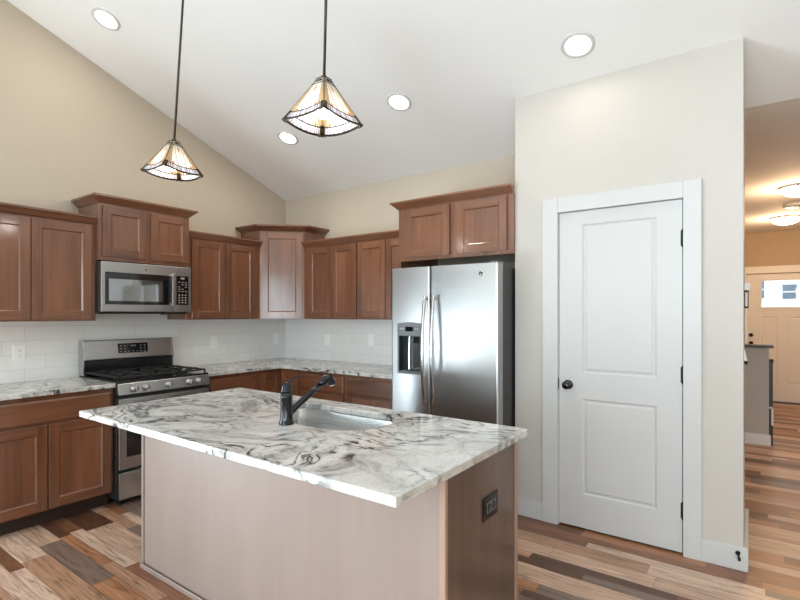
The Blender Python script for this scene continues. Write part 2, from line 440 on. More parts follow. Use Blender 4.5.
# ------------------------------------------------------------------ the shell
S = 0.36126           # slope of the vaulted ceiling
EZ = 2.755            # height of the eaves and of the hall ceiling
RY, RZ = -3.6, 2.755+0.36126*3.6
XR, YB = 7.9, -7.2
T = 0.12
b = MB(); b.box(-0.4, XR+0.4, YB-0.4, 6.9, -0.10, 0.0)
struct(b.build('floor', m_floor), 'floor of mixed brown planks running across the kitchen and hall', 'floor')
b = MB(); b.prism([(0.0, EZ), (0.0, EZ+0.12), (RY, RZ+0.12), (YB-T, EZ+0.12-S*T), (YB-T, EZ-S*T), (RY, RZ)], -T, XR+T, axis='x')
struct(b.build('ceiling', m_ceil), 'white sloped ceiling over the kitchen', 'ceiling')
b = MB(); b.box(2.8, XR+T, 0.0, 6.4, EZ, EZ+0.12)
struct(b.build('ceiling_hall', m_ceil), 'flat ceiling over the entry hall', 'ceiling')
# left wall with an added glazed opening behind the camera
b = MB()
b.prism([(T, 0), (T, EZ+0.05), (0, EZ+0.05), (RY, RZ+0.05), (-3.95, EZ+S*3.25+0.05), (-3.95, 0)], -T, 0, axis='x')
b.prism([(-3.95, 2.52), (-3.95, EZ+S*3.25+0.05), (-7.0, EZ+S*0.2+0.05), (-7.0, 2.52)], -T, 0, axis='x')
b.prism([(-7.0, 0), (-7.0, EZ+S*0.2+0.05), (YB-T, EZ+0.05-S*T), (YB-T, 0)], -T, 0, axis='x')
struct(b.build('wall_left', m_wall), 'beige gable wall behind the range and left cabinets', 'wall')
b = MB(); b.box(0, 4.36, 0, T, 0, EZ+0.02)
struct(b.build('wall_back', m_wall), 'beige wall behind the refrigerator and corner cabinets', 'wall')
# pantry: front wall with door opening, two returns
PF = -0.573; PX0, PX1 = 3.042, 4.36; DX0, DX1, DZ = 3.340, 4.080, 2.113
zt = EZ - S*PF + 0.02
b = MB()
b.box(PX0, DX0, PF, PF+0.11, 0, zt); b.box(DX1, PX1, PF, PF+0.11, 0, zt); b.box(DX0, DX1, PF, PF+0.11, DZ, zt)
for xa, xb in ((PX0, PX0+0.11), (PX1-0.11, PX1)):
    b.prism([(PF+0.11, 0), (0, 0), (0, EZ+0.02), (PF+0.11, EZ-S*(PF+0.11)+0.02)], xa, xb, axis='x')
struct(b.build('wall_pantry', m_wallp), 'pantry wall around the white door, greyed to imitate cool light', 'wall')
# right wall of the room and rear wall with added unseen windows (behind the camera)
b = MB(); b.prism([(0.0, 0), (0.0, EZ+0.05), (RY, RZ+0.05), (YB, EZ+0.05), (YB, 0)], XR, XR+T, axis='x')
struct(b.build('wall_right', m_wall))
holes = [(2.2, 4.2, 0.65, 2.45), (5.65, 7.25, 0.05, 2.55)]
b = MB()
xs = [0.0] + [v for h in holes for v in h[:2]] + [XR]
for i in range(0, len(xs), 2): b.box(xs[i], xs[i+1], YB-T, YB, 0, EZ+0.02)
for x0, x1, z0, z1 in holes:
    b.box(x0, x1, YB-T, YB, 0, z0); b.box(x0, x1, YB-T, YB, z1, EZ+0.02)
struct(b.build('wall_rear', m_wall))
def window(name, x0, x1, z0, z1, M4, n=2):
    f = MB(M4); w = 0.06
    f.box(x0-0.02, x0+w, -0.04, 0.06, z0-0.02, z1+0.02); f.box(x1-w, x1+0.02, -0.04, 0.06, z0-0.02, z1+0.02)
    f.box(x0, x1, -0.04, 0.06, z0-0.02, z0+w); f.box(x0, x1, -0.04, 0.06, z1-w, z1+0.02)
    for k in range(1, n):
        xm = x0+(x1-x0)*k/n; f.box(xm-w*0.7, xm+w*0.7, -0.03, 0.05, z0, z1)
    o = struct(f.build(name, m_white))
    g = MB(M4); g.box(x0+w, x1-w, 0.0, 0.008, z0+w, z1-w); g.build('pane', m_glass, o)
    return o
Mr = Matrix.Translation((0, YB-0.06, 0))
window('added_window_1', 2.2, 4.2, 0.65, 2.45, Mr)  # unseen rear window, added as a source of fill and reflections
window('added_window_2', 5.65, 7.25, 0.05, 2.55, Mr, 2)
Ml = Matrix.Translation((-0.06, 0, 0)) @ Matrix.Rotation(PI/2, 4, 'Z')
window('added_window_3', -7.0, -3.95, 0.03, 2.52, Ml, 3)  # unseen side glazing, added to brighten the steel and floor
# hall
HY = 6.147
b = MB(); b.box(2.8, 4.3325, HY, HY+T, 0, EZ+0.02); b.box(5.2475, 6.3, HY, HY+T, 0, EZ+0.02); b.box(4.3325, 5.2475, HY, HY+T, 2.077, EZ+0.02)
struct(b.build('wall_hall', m_wallh), 'beige wall around the front door at the end of the hall', 'wall')
b = MB(); b.box(6.2, 6.2+T, 0, HY, 0, EZ+0.02); b.box(6.2, XR+T, -0.02, T, 0, EZ+0.02)
struct(b.build('wall_hall_right', m_wall))
b = MB(); b.box(2.8-T, 2.8, T, HY+T, 0, EZ+0.02)
struct(b.build('wall_hall_left', m_wall))
b = MB(); b.box(2.8, 4.549, 2.78, 2.90, 0, 1.056)
struct(b.build('wall_stair', m_greywall), 'low grey half wall with a dark cap in the hall', 'wall')
b = MB(); b.box(2.8, 4.588, 2.745, 2.935, 1.056, 1.086)
struct(b.build('trim_1', m_cap, bev=0.004), 'dark cap on the low half wall', 'trim')
def base_board(name, x0, x1, y0, y1, h=0.12):
    b = MB(); b.box(x0, x1, y0, y1, 0, h-0.012)
    # eased top
    ix = min(0.008, abs(x1-x0)/3); iy = min(0.008, abs(y1-y0)/3)
    b.box(x0, x1, y0 if abs(y1-y0) > 0.1 else y0+iy*0.5, y1, h-0.012, h)
    return struct(b.build(name, m_white, bev=0.003))
b = MB()
b.box(PX0, 3.250, PF-0.015, PF, 0, 0.128); b.box(4.160, PX1+0.022, PF-0.015, PF, 0, 0.128)
b.box(PX1, PX1+0.022, PF, T, 0, 0.128)
struct(b.build('baseboard_pantry', m_white, bev=0.004), 'white baseboard at the foot of the pantry wall', 'baseboard')
b = MB(); b.box(2.8, 4.565, 2.764, 2.78, 0, 0.119)
struct(b.build('baseboard_stair', m_hallwhite, bev=0.003), 'white baseboard on the low half wall', 'baseboard')
# pantry door casing
b = MB()
CX0, CX1, CZ = 3.242, 4.166, 2.207
for x0, x1 in ((CX0, DX0+0.006), (DX1-0.006, CX1)):
    b.box(x0, x1, PF-0.018, PF, 0, CZ)
b.box(DX0+0.006, DX1-0.006, PF-0.018, PF, DZ-0.006, CZ)
# jambs
b.box(DX0, DX0+0.008, PF, PF+0.11, 0, DZ); b.box(DX1-0.008, DX1, PF, PF+0.11, 0, DZ); b.box(DX0, DX1, PF, PF+0.11, DZ-0.006, DZ)
struct(b.build('trim_2', m_white, bev=0.003), 'white casing around the pantry door', 'trim')

def panel_ring(b, x0, x1, z0, z1, y, sgn=-1, wid=0.030, depth=0.009, raise_=0.006, mi=0):
    """moulded raised panel: sunk groove then a raised field; faces towards sgn*y"""
    prof = [(0.0, 0.0), (0.010, depth), (wid*0.55, depth), (wid, depth-raise_), (wid+0.02, depth-raise_)]
    rings = []
    for ins, d in prof:
        yy = y - sgn*d
        rings.append([Vector((x0+ins, yy, z0+ins)), Vector((x1-ins, yy, z0+ins)), Vector((x1-ins, yy, z1-ins)), Vector((x0+ins, yy, z1-ins))])
    b.loft(rings, mi, cap=False, sm=False)
    r = rings[-1]; b.add(r, [(0, 1, 2, 3)], mi)
def moulded_leaf(b, x0, x1, z0, z1, yf, yb, panels, mi=0):
    """door leaf with front at yf (facing -y) and moulded panels let into it"""
    xs = sorted({x0, x1, *[p[0] for p in panels], *[p[1] for p in panels]})
    zs = sorted({z0, z1, *[p[2] for p in panels], *[p[3] for p in panels]})
    for i in range(len(xs)-1):
        for j in range(len(zs)-1):
            cx, cz = (xs[i]+xs[i+1])/2, (zs[j]+zs[j+1])/2
            if any(p[0] < cx < p[1] and p[2] < cz < p[3] for p in panels): continue
            b.add([(xs[i], yf, zs[j]), (xs[i+1], yf, zs[j]), (xs[i+1], yf, zs[j+1]), (xs[i], yf, zs[j+1])], [(0, 1, 2, 3)], mi)
    for p in panels: panel_ring(b, *p, yf, -1, mi=mi)
    b.add([(x0, yf, z0), (x1, yf, z0), (x1, yf, z1), (x0, yf, z1), (x0, yb, z0), (x1, yb, z0), (x1, yb, z1), (x0, yb, z1)],
          [(0, 4, 5, 1), (1, 5, 6, 2), (2, 6, 7, 3), (3, 7, 4, 0), (4, 7, 6, 5)], mi)

d1 = bpy.data.objects.new('door_1', None); COL.objects.link(d1); d1.location = (0, 0, 0)
struct(d1, 'white two-panel pantry door with black knob and hinges', 'door')
b = MB(); LY = PF+0.004
moulded_leaf(b, 3.3515, 4.0685, 0.014, 2.103, LY, LY+0.035,
             [(3.500, 3.935, 1.035, 2.015), (3.500, 3.935, 0.235, 0.865)])
b.build('leaf', m_white, d1)
b = MB(); kc = (3.412, LY, 0.952)
b.lathe([(0.031, 0.0), (0.031, -0.006), (0.024, -0.010), (0.011, -0.012), (0.011, -0.034), (0.020, -0.040), (0.027, -0.050), (0.027, -0.058), (0.020, -0.066), (0.006, -0.069)], kc, 'y', 24)
b.build('knob', m_bronze, d1)
b = MB(); b.box(3.346, 3.3515, LY-0.006, LY+0.02, 0.915, 0.990); b.build('latch_plate', m_black, d1)
for z in (1.873, 1.064, 0.262):
    b = MB(); b.tube([(4.073, LY-0.007, z-0.047), (4.073, LY-0.007, z+0.047)], 0.0075, 10)
    b.lathe([(0.003, -0.056), (0.006, -0.052), (0.0085, -0.047)], (4.073, LY-0.007, z), 'z', 10); b.lathe([(0.0085, 0.047), (0.006, 0.052), (0.003, 0.056)], (4.073, LY-0.007, z), 'z', 10)
    b.box(4.06, 4.0765, LY-0.002, LY+0.004, z-0.046, z+0.046)
    b.build('hinge', m_black, d1)

# front door at the end of the hall
d2 = bpy.data.objects.new('door_2', None); COL.objects.link(d2); d2.location = (0, 0, 0)
struct(d2, 'cream front door with a narrow window at the end of the hall', 'door')
b = MB(); FX0, FX1 = 4.335, 5.245
fp = [(4.536, 4.735, 0.29, 1.375), (4.845, 5.044, 0.29, 1.375)]
moulded_leaf(b, FX0, FX1, 0.02, 1.49, HY+0.02, HY+0.065, fp)
b.box(FX0, 4.513, HY+0.02, HY+0.065, 1.49, 2.075); b.box(5.067, FX1, HY+0.02, HY+0.065, 1.49, 2.075); b.box(4.513, 5.067, HY+0.02, HY+0.065, 1.98, 2.075); b.box(4.513, 5.067, HY+0.02, HY+0.065, 1.49, 1.52)
for bx in ((4.50, 4.533), (5.047, 5.08)): b.box(bx[0], bx[1], HY+0.008, HY+0.0205, 1.500, 1.995)
b.box(4.533, 5.047, HY+0.008, HY+0.0205, 1.960, 1.995); b.box(4.533, 5.047, HY+0.008, HY+0.0205, 1.500, 1.535)
b.build('leaf', m_halldoor, d2)
b = MB(); b.box(4.513, 5.067, HY+0.04, HY+0.046, 1.52, 1.98); b.build('pane', m_glass, d2)
b = MB(); b.lathe([(0.030, 0.02), (0.030, 0.008), (0.022, 0.0), (0.014, -0.012), (0.004, -0.014)], (4.393, HY, 1.076), 'y', 20); b.build('deadbolt', m_black, d2)
b = MB(); b.lathe([(0.031, 0.02), (0.031, 0.010), (0.012, 0.006), (0.012, -0.02), (0.026, -0.032), (0.026, -0.046), (0.010, -0.055)], (4.393, HY, 0.944), 'y', 20); b.build('knob', m_black, d2)
b = MB()
b.box(4.232, 4.330, HY-0.018, HY, 0, 2.195); b.box(5.250, 5.348, HY-0.018, HY, 0, 2.195); b.box(4.330, 5.250, HY-0.018, HY, 2.080, 2.195)
struct(b.build('trim_3', m_halldoor, bev=0.003), 'cream casing around the front door', 'trim')
b = MB(); b.box(4.325, 5.255, HY-0.01, HY+0.12, 0, 0.016)
struct(b.build('trim_4', m_cap), 'dark threshold under the front door', 'trim')
# outside, through the front door's window
m_siding = plain('pale_siding', (0.80, 0.83, 0.86), 0.7, mottle=0.04, mscale=2)
m_roof = plain('grey_shingle', (0.22, 0.23, 0.26), 0.8, mottle=0.15, mscale=9)
m_hwin = plain('house_window_glass', (0.10, 0.13, 0.17), 0.1, mottle=0.1)
hs = thing('house', 'pale house across the street seen through the front door window', 'house', (4.7, 25.0, 0))
b = MB(); b.box(-4.2, 4.2, 0, 7, 0, 3.35); b.build('wall', m_siding, hs)
b = MB(); b.prism([(-4.6, 3.3), (4.6, 3.3), (0, 6.0)], -0.4, 7.4, axis='y'); b.build('roof', m_roof, hs)
for xa, xb, za, zb in ((-0.45, 0.18, 2.15, 2.95), (0.85, 1.35, 2.1, 2.75), (1.75, 2.4, 2.1, 2.9), (-1.6, -1.0, 2.15, 2.95)):
    b = MB(); b.box(xa, xb, -0.05, 0.0, za, zb); w = b.build('window', m_hwin, hs)
    b = MB(); b.box(xa-0.08, xb+0.08, -0.08, 0.0, za-0.08, za); b.box(xa-0.08, xb+0.08, -0.08, 0.0, zb, zb+0.08); b.box(xa, xb, -0.07, 0, (za+zb)/2-0.03, (za+zb)/2+0.03)
    b.build('frame', m_white, w)
b = MB(); b.box(-30, 40, 6.9, 60, -0.3, -0.12)
struct(b.build('ground', plain('pale_concrete', (0.5, 0.5, 0.48), 0.9, mottle=0.1, mscale=1)))

# ------------------------------------------------------------------ cabinets (local: x to the right when facing, -y out into the room)
def shaker(parent, x0, x1, z0, z1, yf, M4=None, rail=0.062, th=0.019, name='door'):
    f = MB(M4); yb = yf+th; rec = 0.009; ch = 0.008
    f.box(x0, x0+rail, yf, yb, z0, z1, 0); f.box(x1-rail, x1, yf, yb, z0, z1, 0)
    f.box(x0+rail, x1-rail, yf, yb, z0, z0+rail, 1); f.box(x0+rail, x1-rail, yf, yb, z1-rail, z1, 1)
    a, c, e, g = x0+rail, x1-rail, z0+rail, z1-rail
    o1 = [(a, yf+0.001, e), (c, yf+0.001, e), (c, yf+0.001, g), (a, yf+0.001, g)]
    o2 = [(a+ch, yf+rec, e+ch), (c-ch, yf+rec, e+ch), (c-ch, yf+rec, g-ch), (a+ch, yf+rec, g-ch)]
    f.add(o1+o2, [(0, 1, 5, 4), (1, 2, 6, 5), (2, 3, 7, 6), (3, 0, 4, 7)], 0)
    d = f.build(name, [m_wv, m_wh], parent, bev=0.0015, seg=1)
    p = MB(M4); p.box(a, c, yf+rec-0.0005, yb-0.002, e, g); p.build('panel', m_wv, d)
    return d
def slab(parent, x0, x1, z0, z1, yf, M4=None, th=0.019, name='drawer'):
    f = MB(M4)
    f.box(x0, x1, yf+0.004, yf+th, z0, z1)
    i = 0.012
    f.add([(x0, yf+0.004, z0), (x1, yf+0.004, z0), (x1, yf+0.004, z1), (x0, yf+0.004, z1), (x0+i, yf, z0+i), (x1-i, yf, z0+i), (x1-i, yf, z1-i), (x0+i, yf, z1-i)],
          [(0, 1, 5, 4), (1, 2, 6, 5), (2, 3, 7, 6), (3, 0, 4, 7), (4, 5, 6, 7)])
    return f.build(name, m_wh, parent, bev=0.001, seg=1)
def sweep(b, path, prof, mi=0, M4=None):
    """open path in xy, outward is to the right of travel; prof (out, z) closed polygon; mitred"""
    P = [Vector((p[0], p[1])) for p in path]; n = len(P); rings = []
    for i in range(n):
        ns = []
        if i > 0: t = (P[i]-P[i-1]).normalized(); ns.append(Vector((t.y, -t.x)))
        if i < n-1: t = (P[i+1]-P[i]).normalized(); ns.append(Vector((t.y, -t.x)))
        m = ns[0] if len(ns) == 1 else (ns[0]+ns[1]).normalized()/max(0.3, math.cos(ns[0].angle(ns[1])/2))
        rings.append([Vector((P[i].x+m.x*o, P[i].y+m.y*o, z)) for o, z in prof])
    b.loft(rings, mi, cap=True, sm=False)
def crown(parent, path, z, over=0.05, h=0.058, dz=0.008):
    pr = [(0.0, z), (0.006, z), (0.012, z+dz), (over-0.010, z+h*0.70), (over, z+h*0.74), (over, z+h), (-0.01, z+h), (-0.01, z)]
    b = MB(); sweep(b, path, pr); return b.build('crown_molding', m_wh, parent)
def wall_cabinet(label, loc, rotz, W, D, z0, z1, doors, zd0=0.012, zd1=0.012, crown_path='full', over=0.05, h=0.058, group=None, name='wall_cabinet'):
    """D: depth of the case; doors: list of (x0,x1)"""
    t = thing(name, label, 'cabinet', loc, rotz, group)
    b = MB(); b.box(0, W, -D, -0.001, z0, z1); b.build('body', m_wv, t, bev=0.001, seg=1)
    for a, c in doors: shaker(t, a, c, z0+zd0, z1-zd1, -D-0.019)
    if crown_path == 'full': path = [(0, 0), (0, -D), (W, -D), (W, 0)]
    elif crown_path == 'front': path = [(0, -D), (W, -D)]
    elif crown_path == 'left': path = [(0, 0), (0, -D), (W, -D)]
    else: path = crown_path
    if path: crown(t, path, z1, over, h)
    return t
UZ0, UZ1, TZ1 = 1.3716, 2.116, 2.285
RL, RR = -2.227, -1.465
LW = PI/2   # rotation of things standing on the left wall
# left of the range hood
wall_cabinet('two-door wall cabinet at the far left, left of the microwave', (0, -3.10, 0), LW, 3.10+RL, 0.312, UZ0, UZ1,
             [(0.020, 0.438), (0.445, 0.838)], crown_path='front')
wall_cabinet('raised short wall cabinet directly above the microwave', (0, RL+0.0005, 0), LW, 0.761, 0.365, 1.842, TZ1,
             [(0.026, 0.366), (0.408, 0.748)], 0.030, 0.018, over=0.055)
wall_cabinet('two-door wall cabinet between the microwave and the corner cabinet', (0, RR+0.001, 0), LW, 0.831, 0.312, UZ0, UZ1,
             [(0.050, 0.402), (0.409, 0.760)], crown_path='front')
# corner cabinet (root at the room corner)
cc = thing('corner_wall_cabinet', 'tall diagonal corner wall cabinet with one pale glaring door', 'cabinet', (0, 0, 0))
q = 0.3075; Q = 0.632
cpts = [(0.001, -0.001), (0.001, -Q), (q, -Q), (Q, -q), (Q, -0.001)]
b = MB(); b.prism(cpts, UZ0, TZ1); b.build('body', m_wv, cc, bev=0.001, seg=1)
Mc = Matrix.Translation((q, -Q, 0)) @ Matrix.Rotation(PI/4, 4, 'Z')
Wd = math.hypot(Q-q, Q-q)
shaker(cc, 0.020, Wd-0.020, UZ0+0.008, TZ1-0.012, -0.019, Mc, rail=0.066)
crown(cc, [(0, -Q), (q, -Q), (Q, -q), (Q, 0)], TZ1, 0.075)
# back wall uppers
wall_cabinet('two-door wall cabinet right of the tall corner cabinet', (0.634, 0, 0), 0, 0.728, 0.312, UZ0, UZ1,
             [(0.071, 0.393), (0.400, 0.721)], crown_path='front')
wall_cabinet('two-door wall cabinet beside the refrigerator, partly hidden by it', (1.3625, 0, 0), 0, 0.682, 0.312, UZ0, UZ1,
             [(0.012, 0.338), (0.345, 0.672)], crown_path='front')
# over the refrigerator, with its side panel
FPX = 2.046
wall_cabinet('deep wall cabinet above the stainless refrigerator', (FPX, 0, 0), 0, PX0-FPX-0.001, 0.600, 1.855, TZ1,
             [(0.070, 0.486), (0.545, 0.950)], 0.028, 0.014, crown_path='left', over=0.055)
b = MB(); b.box(FPX, FPX+0.022, -0.600, -0.001, 0, 1.8545)
tag(b.build('refrigerator_side_panel', m_wv, bev=0.001, seg=1), 'upright wooden panel closing the left side of the refrigerator bay', 'panel')

def base_cabinet(label, loc, rotz, W, drawers, doors, D=0.606, ends=True):
    t = thing('base_cabinet', label, 'cabinet', loc, rotz)
    b = MB(); b.box(0, W, -D, -0.001, 0.105, 0.8825); b.build('body', m_wv, t, bev=0.001, seg=1)
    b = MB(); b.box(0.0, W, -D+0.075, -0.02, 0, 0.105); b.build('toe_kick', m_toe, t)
    for a, c in drawers: slab(t, a, c, 0.704, 0.850, -D-0.019)
    for a, c in doors: shaker(t, a, c, 0.118, 0.682, -D-0.019)
    return t
base_cabinet('base cabinet left of the range with one wide drawer over two doors', (0, -3.10, 0), LW, 3.10+RL-0.002,
             [(0.030, 0.850)], [(0.030, 0.440), (0.449, 0.850)])
base_cabinet('base cabinet right of the range, under the corner stretch of counter', (0, RR+0.002, 0), LW, 0.580,
             [(0.045, 0.545)], [(0.045, 0.292), (0.298, 0.545)])
# lazy-susan corner
cb_ = thing('corner_base_cabinet', 'base cabinet in the inside corner with a folding pair of doors', 'cabinet', (0, 0, 0))
k = 0.882; D = 0.606
b = MB(); b.prism([(0.001, -0.001), (0.001, -k), (D, -k), (D, -D), (k, -D), (k, -0.001)], 0.105, 0.8825); b.build('body', m_wv, cb_, bev=0.001, seg=1)
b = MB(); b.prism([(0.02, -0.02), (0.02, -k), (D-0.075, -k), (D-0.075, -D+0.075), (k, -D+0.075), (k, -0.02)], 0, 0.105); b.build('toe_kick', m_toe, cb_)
Mx = Matrix.Rotation(PI/2, 4, 'Z')
shaker(cb_, -k+0.012, -D-0.022, 0.118, 0.850, -D-0.019, Mx, rail=0.055)
shaker(cb_, D+0.022, k-0.012, 0.118, 0.850, -D-0.019, None, rail=0.055)
base_cabinet('base cabinet on the back wall next to the inside corner', (0.8835, 0, 0), 0, 0.588, [(0.020, 0.568)], [(0.020, 0.291), (0.297, 0.568)])
base_cabinet('base cabinet on the back wall next to the refrigerator', (1.4725, 0, 0), 0, 0.572, [(0.026, 0.552)], [(0.026, 0.286), (0.292, 0.552)])

# counters
CT0, CT1 = 0.8830, 0.9144
b = MB(); b.box(0.009, 0.647, -3.115, RL-0.003, CT0, CT1)
tag(b.build('countertop', m_granite2, bev=0.004), 'granite countertop left of the range', 'countertop')
b = MB(); b.prism([(0.009, RR+0.003), (0.647, RR+0.003), (0.647, -0.647), (FPX-0.002, -0.647), (FPX-0.002, -0.009), (0.009, -0.009)], CT0, CT1)
tag(b.build('countertop', m_granite2, bev=0.004), 'L-shaped granite countertop running from range to refrigerator', 'countertop')
# tile backsplash
b = MB(); b.box(0.0004, 0.008, -3.3, -0.008, 0.9144, UZ0-0.001); b.box(0.0004, 0.008, RL+0.002, RR-0.002, UZ0-0.001, 1.436)
tag(b.build('tile_backsplash', m_tile), 'white subway tile backsplash behind the range on the left wall', 'backsplash')
b = MB(); b.box(0.0004, FPX-0.001, -0.008, -0.0004, 0.9144, UZ0-0.001)
tag(b.build('tile_backsplash', m_tile), 'white subway tile backsplash on the back wall beside the refrigerator', 'backsplash')

# ------------------------------------------------------------------ wall plates
def plate(label, M4, w, h, kind, name='outlet', mats=None):
    mp, md = mats or (m_plate, m_slot)
    t = thing(name, label, 'outlet' if kind == 'outlet' else 'switch')
    t.matrix_world = M4
    b = MB(); b.box(-w/2, w/2, -0.005, 0, -h/2, h/2); b.build('cover_plate', mp, t, bev=0.002)
    if mats:
        b = MB(); b.box(-0.040, 0.040, -0.0065, -0.004, -0.020, 0.020); b.build('insert', m_greyplastic, t, bev=0.001)
    if kind == 'outlet':
        for s in (-1, 1):
            if h >= w: c = (0, s*0.020)
            else: c = (s*0.020, 0)
            b = MB(); b.lathe([(0.0165, -0.005), (0.0165, -0.0072), (0.0155, -0.0078)], (c[0], 0, c[1]), 'y', 20); r = b.build('receptacle', mp if mats is None else md, t)
            b = MB()
            for dx, dz, ww, hh in ((-0.006, 0.003, 0.0022, 0.008), (0.006, 0.003, 0.0022, 0.007), (0, -0.008, 0.005, 0.005)):
                b.box(c[0]+dx-ww/2, c[0]+dx+ww/2, -0.0082, -0.0076, c[1]+dz-hh/2, c[1]+dz+hh/2)
            b.build('slots', m_slot if mats is None else m_greyplastic, r)
    else:
        b = MB(); b.box(-0.0165, 0.0165, -0.008, -0.004, -0.033, 0.033); r = b.build('rocker', mp, t, bev=0.002)
    for s in (-1, 1):
        b = MB(); b.lathe([(0.003, -0.005), (0.003, -0.0058)], (0, 0, s*(0.5*h-0.010)) if h >= w else (s*(0.5*w-0.010), 0, 0), 'y', 10)
        b.build('screw', mp if mats is None else md, t)
    return t
def onleft(y, z): return Matrix.Translation((0.0082, y, z)) @ Matrix.Rotation(PI/2, 4, 'Z')
def onback(x, z): return Matrix.Translation((x, -0.0082, z))
plate('white outlet on the tile left of the range', onleft(-2.632, 1.132), 0.080, 0.122, 'outlet')
plate('white switch plate on the tile just right of the range', onleft(-0.969, 1.135), 0.080, 0.122, 'switch', 'light_switch')
plate('white switch plate on the tile under the corner cabinet', onleft(-0.157, 1.137), 0.074, 0.120, 'switch', 'light_switch')
plate('white switch plate on the back wall tile, nearest the corner', onback(0.681, 1.143), 0.078, 0.122, 'switch', 'light_switch')
plate('white switch plate on the back wall tile, nearest the refrigerator', onback(1.292, 1.155), 0.078, 0.122, 'switch', 'light_switch')

# ------------------------------------------------------------------ range
rg = thing('gas_range', 'stainless gas range with black grates between the left cabinets', 'range', (0, RL+0.003, 0), LW)
W = 0.756
b = MB(); b.box(0, W, -0.640, -0.012, 0.045, 0.905); b.build('body', m_fridgeside, rg, bev=0.003)
for x in (0.05, W-0.05):
    for y in (-0.60, -0.08):
        b = MB(); b.lathe([(0.018, 0.0), (0.018, 0.012), (0.010, 0.016), (0.010, 0.05)], (x, y, 0), 'z', 14); b.build('foot', m_black, rg)
b = MB(); b.box(0.004, W-0.004, -0.680, -0.641, 0.052, 0.250); b.build('storage_drawer', m_steel, rg, bev=0.005)
od = MB(); od.box(0.004, W-0.004, -0.680, -0.641, 0.274, 0.795); od = od.build('oven_door', m_steel, rg, bev=0.005)
b = MB(); b.box(0.058, W-0.058, -0.6825, -0.676, 0.362, 0.690); b.build('window', m_blackgloss, od, bev=0.002)
b = MB(); b.tube([(0.05, -0.735, 0.752), (W-0.05, -0.735, 0.752)], 0.013, 16)
for x in (0.09, W-0.09): b.tube([(x, -0.735, 0.752), (x, -0.676, 0.752)], 0.010, 12)
b.build('handle', m_steel, od)
b = MB(); b.box(0.0, W, -0.655, -0.630, 0.797, 0.822); b.build('vent_gap', m_darkplastic, rg)
cp = MB(); cp.prism([(-0.684, 0.824), (-0.640, 0.824), (-0.600, 0.908), (-0.668, 0.908)], 0, W, axis='x')
cp = cp.build('control_panel', m_steel, rg, bev=0.004)
for y in (0.113, 0.203, 0.385, 0.565, 0.648):
    b = MB(); zc = 0.866; yc = -0.677
    b.lathe([(0.026, 0.0), (0.026, -0.006), (0.022, -0.008), (0.0215, -0.034), (0.018, -0.038), (0.004, -0.039)], (y, yc, zc), 'y', 24)
    kb = b.build('knob', m_steel, rg)
    b = MB(); b.box(y-0.0035, y+0.0035, yc-0.044, yc-0.030, zc-0.019, zc+0.019); b.build('grip', m_chrome, kb, bev=0.002)
b = MB(); b.box(0.0, W, -0.664, -0.060, 0.905, 0.922); b.build('cooktop', m_enamel, rg, bev=0.005)
for bx, by, br in ((0.16, -0.50, 0.048), (0.16, -0.22, 0.040), (0.378, -0.36, 0.055), (0.596, -0.50, 0.055), (0.596, -0.22, 0.036)):
    b = MB(); b.lathe([(br, 0.0), (br, 0.010), (br*0.8, 0.012), (br*0.78, 0.018), (br*0.5, 0.021), (0.004, 0.021)], (bx, by, 0.922), 'z', 24); b.build('burner', m_iron, rg)
for x0, x1 in ((0.012, 0.252), (0.258, 0.498), (0.504, 0.744)):
    b = MB(); r = 0.0065; y0, y1 = -0.640, -0.080; z = 0.950
    for x in (x0+r, x1-r): b.box(x-r, x+r, y0, y1, z-0.008, z+0.006)
    for y in (y0+r, (y0+y1)/2, y1-r): b.box(x0, x1, y-r, y+r, z-0.008, z+0.006)
    xm = (x0+x1)/2
    for yc in (-0.50, -0.22):
        for dx, dy in ((1, 0), (-1, 0), (0, 1), (0, -1)):
            xa, ya = xm+dx*0.03, yc+dy*0.03; xb, yb = xm+dx*((x1-x0)/2-r), yc+dy*0.125
            b.box(xa-(r if dy else 0), xb+(r if dy else 0), ya-(r if dx else 0), yb+(r if dx else 0), z-0.006, z+0.008)
    for x in (x0+r, x1-r):
        for y in (y0+r, y1-r): b.box(x-r, x+r, y-r, y+r, 0.922, z)
    b.build('grate', m_iron, rg, bev=0.002, seg=1)
b = MB(); b.box(0.0, W, -0.075, -0.012, 0.905, 1.046); b.build('lower_backguard', m_enamel, rg)
bgd = MB(); bgd.prism([(-0.098, 1.046), (-0.012, 1.046), (-0.012, 1.195), (-0.030, 1.207), (-0.072, 1.205)], 0, W, axis='x')
bgd = bgd.build('backguard', m_steel, rg, bev=0.006)
def tilt(z): return -0.098 + (z-1.046)/0.159*0.026
b = MB(); b.add([(0.272, tilt(1.090)-0.002, 1.090), (0.528, tilt(1.090)-0.002, 1.090), (0.528, tilt(1.172)-0.002, 1.172), (0.272, tilt(1.172)-0.002, 1.172),
                 (0.272, tilt(1.090)+0.004, 1.090), (0.528, tilt(1.090)+0.004, 1.090), (0.528, tilt(1.172)+0.004, 1.172), (0.272, tilt(1.172)+0.004, 1.172)],
                [(0, 1, 2, 3), (0, 4, 5, 1), (1, 5, 6, 2), (2, 6, 7, 3), (3, 7, 4, 0)])
dp = b.build('display', m_blackgloss, rg)
for i in range(7):
    for j in range(3):
        if 2 <= i <= 4 and j > 0: continue
        xx = 0.296+i*0.034; zz = 1.104+j*0.023
        b = MB(); b.box(xx-0.006, xx+0.006, tilt(zz)-0.003, tilt(zz)-0.002, zz-0.003, zz+0.003); b.build('key', m_key, dp)
b = MB(); b.box(0.375, 0.425, tilt(1.148)-0.003, tilt(1.148)-0.002, 1.138, 1.158); b.build('clock', m_greyplastic, dp)
